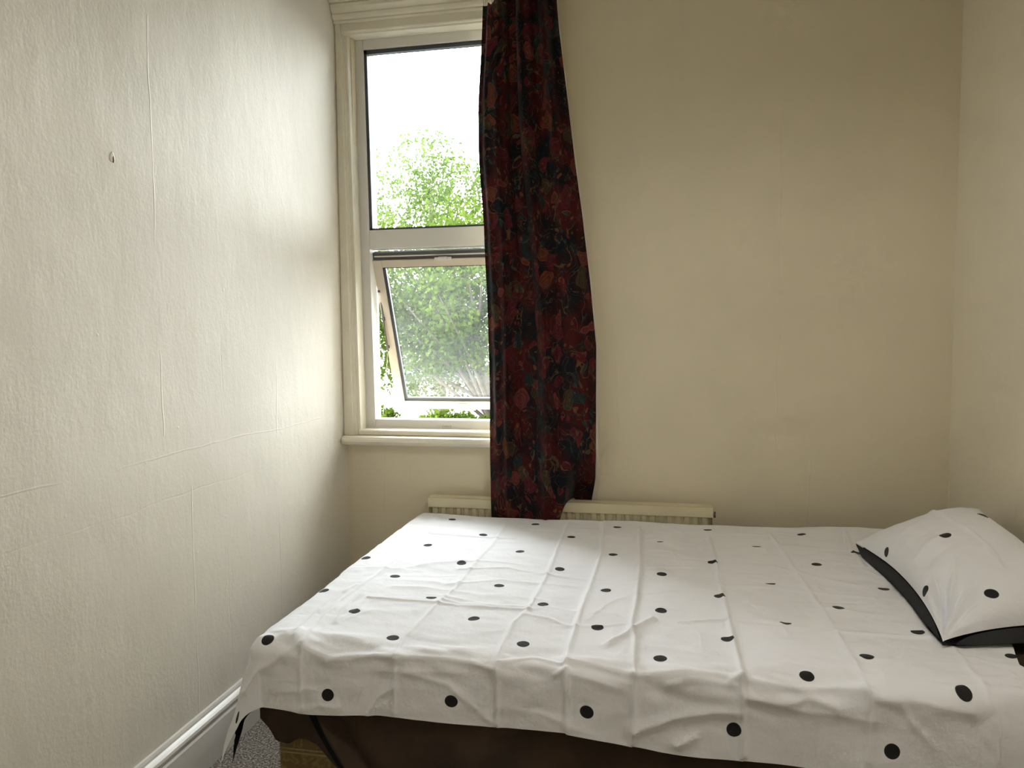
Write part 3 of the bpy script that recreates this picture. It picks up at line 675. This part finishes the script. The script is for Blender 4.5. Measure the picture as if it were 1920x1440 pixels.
#CREASES-END
A0, A1 = -.272, 2.005-DX0-R_E       # cloth from left hem to head end, measured from start of left rounding
B0, B1 = .185, (BY1-BY0-R_E)        # past near edge, over the top
na, nb = 540, 360
av = np.linspace(A0, A1, na); bv = np.linspace(-B0, B1, nb)
Ag, Bg = np.meshgrid(av, bv, indexing='ij')     # A: + over the bed; B: + over the bed
def seg_dist(px_, py_, poly):
    D = np.full(px_.shape, 9.0); SD = np.zeros(px_.shape)
    for (ax, ay), (bx, by) in zip(poly[:-1], poly[1:]):
        vx, vy = bx-ax, by-ay; L2 = vx*vx+vy*vy+1e-12
        t_ = np.clip(((px_-ax)*vx+(py_-ay)*vy)/L2, 0, 1)
        dx, dy = px_-ax-t_*vx, py_-ay-t_*vy; d = np.hypot(dx, dy)
        sgn = np.sign(vx*(py_-ay)-vy*(px_-ax))
        m_ = d < D; D = np.where(m_, d, D); SD = np.where(m_, sgn, SD)
    return D, SD
CX = Ag+DX0+R_E; CY = Bg+BY0+R_E                 # cloth plane coordinates == world x,y on the flat top
# hem lines are not straight
hem_f = .180 + .012*np.interp(CX, [.2, .5, .65, .9, 1.06, 1.25, 1.43, 1.9, 2.1], [-.3, -.2, -1.0, -.5, -1.2, .5, .9, 1.4, 1.6])
hem_n = np.where(Bg < 0, Bg*hem_f/B0, Bg)
far_w = .010*np.sin(CX*7)+.006*np.sin(CX*17+1)
Bq = hem_n + sstep(B1-.25, B1, Bg)*(far_w-.004)
head_w = .05*sstep(.5, 0.0, Bg)*0 + np.interp(CY, [-1.5, -1.35, -1.18, -1.05, -.9, -.13], [-.03, -.02, -.045, -.005, .0, .0])
Aq = Ag + sstep(A1-.12, A1, Ag)*head_w
# vertical relief of the cloth
rel = np.zeros_like(Ag)
for poly, amp, wd, stp in CREASES:
    D, SD = seg_dist(CX, CY, poly)
    rel += 1.15*amp*np.exp(-(D/wd)**1.4) + stp*SD*.06*np.exp(-(D/.05)**2)*sstep(0, .004, D)
rc = np.random.default_rng(77)
for k in range(110):      # fine storage creases and slack wrinkles
    x0_, y0_ = rc.uniform(.36, 1.98), rc.uniform(-1.46, -.16)
    if rc.random() < .62: ang_, ln_ = rc.normal(0, .16), rc.uniform(.08, .30)
    else: ang_, ln_ = math.pi/2+rc.normal(0, .35), rc.uniform(.05, .14)
    c_, s2_ = math.cos(ang_), math.sin(ang_); mx_, my_ = rc.normal(0, .008, 2)
    pl_ = [(x0_-c_*ln_/2, y0_-s2_*ln_/2), (x0_+mx_, y0_+my_), (x0_+c_*ln_/2, y0_+s2_*ln_/2)]
    D, SD = seg_dist(CX, CY, pl_); tt = np.clip(1-(((CX-x0_)**2+(CY-y0_)**2)/(ln_/2+.01)**2), 0, 1)
    rel += rc.choice([1, 1, -.7])*rc.uniform(.0012, .0032)*np.exp(-(D/rc.uniform(.005, .011))**1.5)*tt
rel += .0040*vnoise(CX*5, CY*5, 31) + .0018*vnoise(CX*13, CY*15, 32) + .0009*vnoise(CX*30, CY*42, 33)
rel += .0011*vnoise(CX*3+40, CY*34+vnoise(CX*6, CY*6, 37)*1.3, 34)*sstep(1.0, .5, CX*0+.6)
nearedge = np.exp(-((CY-(BY0+.02))/.05)**2)
rel += nearedge*(.0075*vnoise(CX*7+3, CY*22, 35)+.0055*vnoise(CX*16, CY*40+CX*9, 36))
rel = np.where(rel < -.010, -.010, rel)
# fold over the edges
sa = np.clip(-Aq, 0, None); sb_ = np.clip(-Bq, 0, None)
rho = np.hypot(sa, sb_); th = np.arctan2(sb_, np.maximum(sa, 1e-9)); th = np.where(rho < 1e-9, 0, th)
flare = np.where(sa > 0, math.radians(3)+(math.radians(18)-math.radians(3))*np.cos(th)**.5, math.radians(3))
oh, od = edge(rho, flare)
ux = np.where(rho > 1e-9, -sa/np.maximum(rho, 1e-9), 0); uy = np.where(rho > 1e-9, -sb_/np.maximum(rho, 1e-9), 0)
bx_ = np.maximum(Aq, 0)+DX0+R_E; by_ = np.maximum(Bq, 0)+BY0+R_E
slope = np.clip(rho/(R_E*np.pi/2), 0, 1)*np.pi/2
# soft vertical waves on the drops
wav = slope/(np.pi/2)*np.clip(rho-.03, 0, 1)*( .030*np.sin(CX*11+1.2)+.020*np.sin(CX*23+CY*3) )*(sb_ > 0)*(1-np.clip(sa/.1, 0, 1))
wav += .012*np.exp(-((Aq+.05)/.05)**2)*0
o_n = rel
Xd = bx_ + ux*oh + ux*np.sin(slope)*(o_n+wav)
Yd = by_ + uy*oh + uy*np.sin(slope)*(o_n+wav)
Zd = ZT - od + np.cos(slope)*o_n
# bed top is softly hollowed, pillow end a little raised
Zd += (1-np.clip(rho/.05, 0, 1))*(-.006*np.exp(-((CX-.9)/.4)**2) + .004*sstep(1.5, 1.9, CX))
Dt = np.full(Ag.shape, .05)
for (dx_, dy_, *rest) in DOTS:
    d = np.hypot(CX-dx_, CY-dy_)
    if rest:      # part of the spot is lost in a fold
        nx_, ny_, off = rest; d = np.where((CX-dx_)*nx_+(CY-dy_)*ny_ > off, np.maximum(d, .0142+((CX-dx_)*nx_+(CY-dy_)*ny_-off)*.9), d)
    Dt = np.minimum(Dt, d)
VD = np.stack([Xd, Yd, Zd], -1).reshape(-1, 3)
dv = empty('duvet_cover', (1.2, -.74, ZT)); tag(dv, 'creased white duvet cover with black spots spread over the bed', 'duvet cover')
DI = Matrix.Translation(-Vector((1.2, -.74, ZT)))
o = grid_mesh('spotted_face', VD, na, nb, m_dots, dv, attrs={'dots': Dt}); o.matrix_parent_inverse = DI
# dark reverse side, just inside, peeping out at the far edge and the hem corner
step = 1
sub = np.s_[::step, ::step]
nX = Xd[sub] - ux[sub]*np.sin(slope[sub])*.004; nY = Yd[sub] - uy[sub]*np.sin(slope[sub])*.004; nZ = Zd[sub]-.0035*np.cos(slope[sub])
cor = np.exp(-((th[sub]-np.pi*.17)/.5)**2)*(sa[sub] > .02)*(sb_[sub] > .005)*sstep(.10, .30, rho[sub])
nX = nX + .022*cor; nZ = nZ - .002*cor
farm = sstep(B1-.03, B1, Bg[sub]); nY = nY + farm*(.006+.007*np.sin(CX[sub]*5+2)**2); nZ = nZ - farm*.006
hr = sstep(A1-.03, A1, Ag[sub]); nX = nX - hr*.004
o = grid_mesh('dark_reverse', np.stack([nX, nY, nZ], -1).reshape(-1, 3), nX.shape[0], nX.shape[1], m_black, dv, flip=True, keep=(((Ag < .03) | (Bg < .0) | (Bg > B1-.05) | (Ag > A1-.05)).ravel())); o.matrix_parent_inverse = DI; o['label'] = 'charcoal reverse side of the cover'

# ------------------------------------------------------------------ pillow
PC = dict(NL=Vector((1.838, -1.125, .546)), FL=Vector((1.842, -.425, .562)), FR=Vector((2.190, -.400, .672)), NR=Vector((2.205, -1.075, .582)))
npx, npy = 120, 190
s_ = np.linspace(-1, 1, npx); t_ = np.linspace(-1, 1, npy); Sp, Tp = np.meshgrid(s_, t_, indexing='ij')
def bil(S_, T_):
    a_, b_ = (S_+1)/2, (T_+1)/2; r_ = np.zeros(S_.shape+(3,))
    for wgt, kk in (((1-a_)*(1-b_), 'NL'), ((1-a_)*b_, 'FL'), (a_*b_, 'FR'), (a_*(1-b_), 'NR')): r_ += wgt[..., None]*np.array(PC[kk])
    return r_
Pb = bil(Sp, Tp)
# sides draw in between the corners
cen = Pb.mean(axis=(0, 1))
pin = .035*(1-Tp**2)*np.sign(Sp)*np.abs(Sp)**3; pin2 = .035*(1-Sp**2)*np.sign(Tp)*np.abs(Tp)**3
ax_s = (np.array(PC['NR'])-np.array(PC['NL'])); ax_s /= np.linalg.norm(ax_s); ax_t = (np.array(PC['FL'])-np.array(PC['NL'])); ax_t /= np.linalg.norm(ax_t)
nrm = np.cross(ax_s, ax_t)
Pb = Pb - pin[..., None]*ax_s - pin2[..., None]*ax_t
prof_ = (np.clip(1-Sp**2, 0, 1)**.55)*(np.clip(1-Tp**2, 0, 1)**.50)
hgt = .105*prof_
wr = np.zeros_like(Sp)
U_ = (Sp+1)*.22; V_ = (Tp+1)*.34          # metres from near-left corner
ang = np.arctan2(V_, U_+.0001); dist = np.hypot(U_, V_)
# gathers radiating from the near-left corner
for a0_, amp_, w_, l0, l1 in ((1.30, .010, .055, .03, .26), (1.12, -.007, .05, .03, .22), (.98, .012, .05, .03, .30), (.80, -.007, .06, .04, .2), (.62, .009, .06, .05, .22), (.42, -.005, .07, .05, .2), (1.44, -.006, .04, .03, .25)):
    wr += amp_*np.exp(-((ang-a0_)/w_)**2)*sstep(l0*.3, l0*1.5, dist)*sstep(l1, l1*.35, dist)
for c0_, amp_ in ((.30, .006), (.37, -.004), (.45, .004), (.24, -.003)):
    wr += amp_*np.exp(-((V_-c0_-.25*U_)/.018)**2)*sstep(.02, .08, U_)*sstep(.22, .12, U_)
cr1 = np.abs(U_-(.20+.10*np.clip(V_, 0, .5)+.02*np.sin(V_*9)))
wr += .004*np.exp(-(cr1/.006)**1.3)*sstep(.1, .2, V_)
wr *= 1.4
wr += .016*np.exp(-(dist/.045)**2)*np.sin(ang*9+1)
wr += .004*vnoise(U_*12, V_*12, 51)+.0015*vnoise(U_*32, V_*30, 52)
edge_m = np.clip(prof_*4, 0, 1)
Pb[..., 2] += .006*np.exp(-((Sp+1)/.25)**2)*(1-Tp**2)**.5*sstep(1.0, .2, Tp) + .006*np.exp(-((Tp+1)/.2)**2)*(1-Sp**2)**.5
top = Pb + nrm*(hgt + wr*edge_m)[..., None]
def ear(P):
    # little crumpled ears on the corners
    return P
botm = Pb - nrm*(.055*prof_)[..., None]
fs = np.clip((Sp+1)/.07, 0, None); fs = fs*np.exp(1-fs); ft = np.clip((Tp+1)/.045, 0, None); ft = ft*np.exp(1-ft)
botm = botm - (.027*fs*(1-np.abs(Tp)**6))[..., None]*ax_s - (.028*ft*(1-np.abs(Sp)**6))[..., None]*ax_t
botm[..., 2] = np.where((Sp < -.6) | (Tp < -.75), np.minimum(botm[..., 2], Pb[..., 2]-.004), botm[..., 2])
botm[..., 2] -= .020*np.clip(fs+ft, 0, 1)
botm[..., 2] = np.maximum(botm[..., 2], ZT+.010)
top[..., 2] = np.maximum(top[..., 2], ZT+.014)
top[..., 0] = np.minimum(top[..., 0], W-.006); botm[..., 0] = np.minimum(botm[..., 0], W-.006)
Dp = np.full(Sp.shape, .05)
for (x_, y_, z_, *rest) in PDOTS:
    Dp = np.minimum(Dp, np.sqrt(((top-np.array([x_, y_, z_]))**2).sum(-1)))
pw = empty('pillow', (2.0, -.75, ZT)); tag(pw, 'white pillow with black spots and dark underside propped against the right wall', 'pillow')
PI_ = Matrix.Translation(-Vector((2.0, -.75, ZT)))
o = grid_mesh('pillowcase_face', top.reshape(-1, 3), npx, npy, m_dots_p, pw, attrs={'dots': Dp}); o.matrix_parent_inverse = PI_
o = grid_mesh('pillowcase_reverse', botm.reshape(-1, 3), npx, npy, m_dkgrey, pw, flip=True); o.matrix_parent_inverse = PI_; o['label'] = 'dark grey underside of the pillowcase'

# ------------------------------------------------------------------ added fill lamp, built as an unseen ceiling pendant
LX, LY, LZ = 1.45, -1.80, 2.02
lamp = empty('fill_pendant', (LX, LY, CZ)); tag(lamp, 'added fill lamp in the form of a white dome pendant, unseen above the view', 'added fill lamp'); LI = Matrix.Translation(-Vector((LX, LY, CZ)))
mb_ = MB(); n_s = 40
rings = [(.030, .13), (.045, .125), (.10, .10), (.145, .055), (.165, .0), (.162, .0), (.141, .052), (.097, .096), (.043, .120), (.026, .124)]
for r_, z_ in rings:
    for k in range(n_s):
        a_ = 2*math.pi*k/n_s; mb_.v.append((LX+r_*math.cos(a_), LY+r_*math.sin(a_), LZ+z_))
for q_ in range(len(rings)-1):
    for k in range(n_s):
        k2 = (k+1) % n_s; mb_.f.append((q_*n_s+k, q_*n_s+k2, (q_+1)*n_s+k2, (q_+1)*n_s+k))
o = mb_.build('fill_lamp_shade', m_upvc, lamp, sm=True); o.matrix_parent_inverse = LI
o = MB().tube([(LX, LY, LZ+.125), (LX, LY, CZ-.03)], .004, 8).build('fill_lamp_cable', m_upvc, lamp, sm=True); o.matrix_parent_inverse = LI
o = MB().tube([(LX, LY, CZ-.035), (LX, LY, CZ-.001)], [.03, .05], 24).build('fill_lamp_rose', m_upvc, lamp, sm=True); o.matrix_parent_inverse = LI
ld = bpy.data.lights.new('fill_lamp_bulb', 'POINT'); ld.energy = 6.1; ld.color = (1.0, .975, .93); ld.shadow_soft_size = .035
lo_ = bpy.data.objects.new('fill_lamp_bulb', ld); C.objects.link(lo_); lo_.location = (LX, LY, LZ+.02); lo_.parent = lamp; lo_.matrix_parent_inverse = LI

# ------------------------------------------------------------------ outside
GZ = -3.2
tag(MB().box((-60, .3, GZ-.2), (60, 90, GZ)).build('ground', m_road), **S)
def leaves(name, blobs, n_, size, mat, parent, inv, seed):
    r = np.random.default_rng(seed); blobs = np.array(blobs); wts = blobs[:, 3]**2; wts /= wts.sum()
    idx = r.choice(len(blobs), n_, p=wts); d = r.normal(size=(n_, 3)); d /= np.linalg.norm(d, axis=1)[:, None]
    rad_ = blobs[idx, 3]*r.uniform(.35, 1.08, n_)**.6
    c_ = blobs[idx, :3] + d*rad_[:, None]*np.array([1, 1, .8])
    a_ = r.normal(size=(n_, 3)); a_[:, 2] -= .3; a_ /= np.linalg.norm(a_, axis=1)[:, None]
    b_ = np.cross(a_, r.normal(size=(n_, 3))); b_ /= np.linalg.norm(b_, axis=1)[:, None]
    nn_ = np.cross(a_, b_); L_ = size*r.uniform(.6, 1.3, n_)[:, None]; Wd = L_*.36
    v0 = c_; v1 = c_+a_*L_*.5+b_*Wd+nn_*L_*.08; v2 = c_+a_*L_; v3 = c_+a_*L_*.5-b_*Wd+nn_*L_*.08
    V_ = np.stack([v0, v1, v2, v3], 1).reshape(-1, 3); k_ = np.arange(n_)*4
    F_ = np.concatenate([np.stack([k_, k_+1, k_+2], 1), np.stack([k_, k_+2, k_+3], 1)])
    me = bpy.data.meshes.new(name); me.from_pydata(V_.tolist(), [], F_.tolist()); me.materials.append(mat)
    o = link(name, me, parent); o.matrix_parent_inverse = inv; return o
def tree(label, cat, base_, cen_, radii, nbl, br, n_, size, mat, seed, group=None, name='tree'):
    r = random.Random(seed); t = empty(name, base_); tag(t, label, cat, group); inv = Matrix.Translation(-Vector(base_))
    bl = []
    while len(bl) < nbl:
        p = [r.uniform(-1, 1) for _ in range(3)]
        if sum(q*q for q in p) < 1:
            bl.append((cen_[0]+p[0]*radii[0], cen_[1]+p[1]*radii[1], cen_[2]+p[2]*radii[2], br*r.uniform(.6, 1.25)))
    leaves('leaf_crown', bl, n_, size, mat, t, inv, seed)
    k = MB(); top_ = Vector((cen_[0], cen_[1], cen_[2]+radii[2]*.5))
    h_ = top_.z-base_[2]
    k.tube([Vector(base_), Vector(base_).lerp(top_, .35)+Vector((.02*h_, 0, 0)), Vector(base_).lerp(top_, .7), top_], [.05*h_**.5+.03, .045*h_**.5, .03*h_**.5, .01], 9)
    for b_ in bl[::4]:
        f_ = r.uniform(.35, .8); s0 = Vector(base_).lerp(top_, f_)
        k.tube([s0, s0.lerp(Vector(b_[:3]), .5)+Vector((0, 0, .1*radii[2])), Vector(b_[:3])], [.018*h_**.5, .012*h_**.5, .006], 5)
    o = k.build('tree_trunk' if cat == 'tree' else 'stems', m_bark, t, sm=True); o.matrix_parent_inverse = inv
    return t
tree('broad fresh green tree filling the lower window pane', 'tree', (-1.0, 10.8, GZ), (-2.6, 10.5, 1.95), (2.3, 1.5, 1.75), 95, .62, 34000, .085, m_leaf, 3)
tree('paler airy tree rising behind the green one into the upper pane', 'tree', (-4.4, 15.5, GZ), (-4.5, 15.5, 4.3), (3.0, 1.6, 1.9), 60, .62, 11000, .10, m_leaf2, 5)
tree('small round shrub at lower left of the window view', 'shrub', (-3.45, 9.6, GZ), (-3.50, 9.6, -.33), (.16, .25, .25), 18, .15, 1900, .07, m_leaf, 8, name='shrub')
tree('clipped dark green shrub seen low beside the curtain through the window', 'shrub', (-2.05, 9.4, GZ), (-2.05, 9.4, -.34), (.85, .25, .22), 46, .17, 4200, .07, m_leaf, 9, name='shrub')
hs = empty('house', (-9, 27, GZ)); tag(hs, 'white rendered house far behind the trees outside', 'house'); HI = Matrix.Translation(-Vector((-9, 27, GZ)))
def hp(mb, name, mat, parent=hs, **k):
    o = mb.build(name, mat, parent, **k); o.matrix_parent_inverse = HI if parent is hs else Matrix.Identity(4); return o
hp(MB().box((-16, 24, GZ), (-3, 32, 1.2)), 'house_wall', m_render_w)
hp(MB().prism([(23.6, 1.2), (28, 3.6), (32.4, 1.2)], 'X', -16.3, -2.7), 'roof', m_slate)
for xx in (-14.2, -11.2, -8.2, -5.2):
    wf = hp(MB().box((xx-.5, 23.92, -1.0), (xx+.5, 24.02, .3)), 'window', m_upvc)
    hp(MB().box((xx-.42, 23.9, -.92), (xx+.42, 23.93, .22)), 'pane', m_gasket, parent=wf)
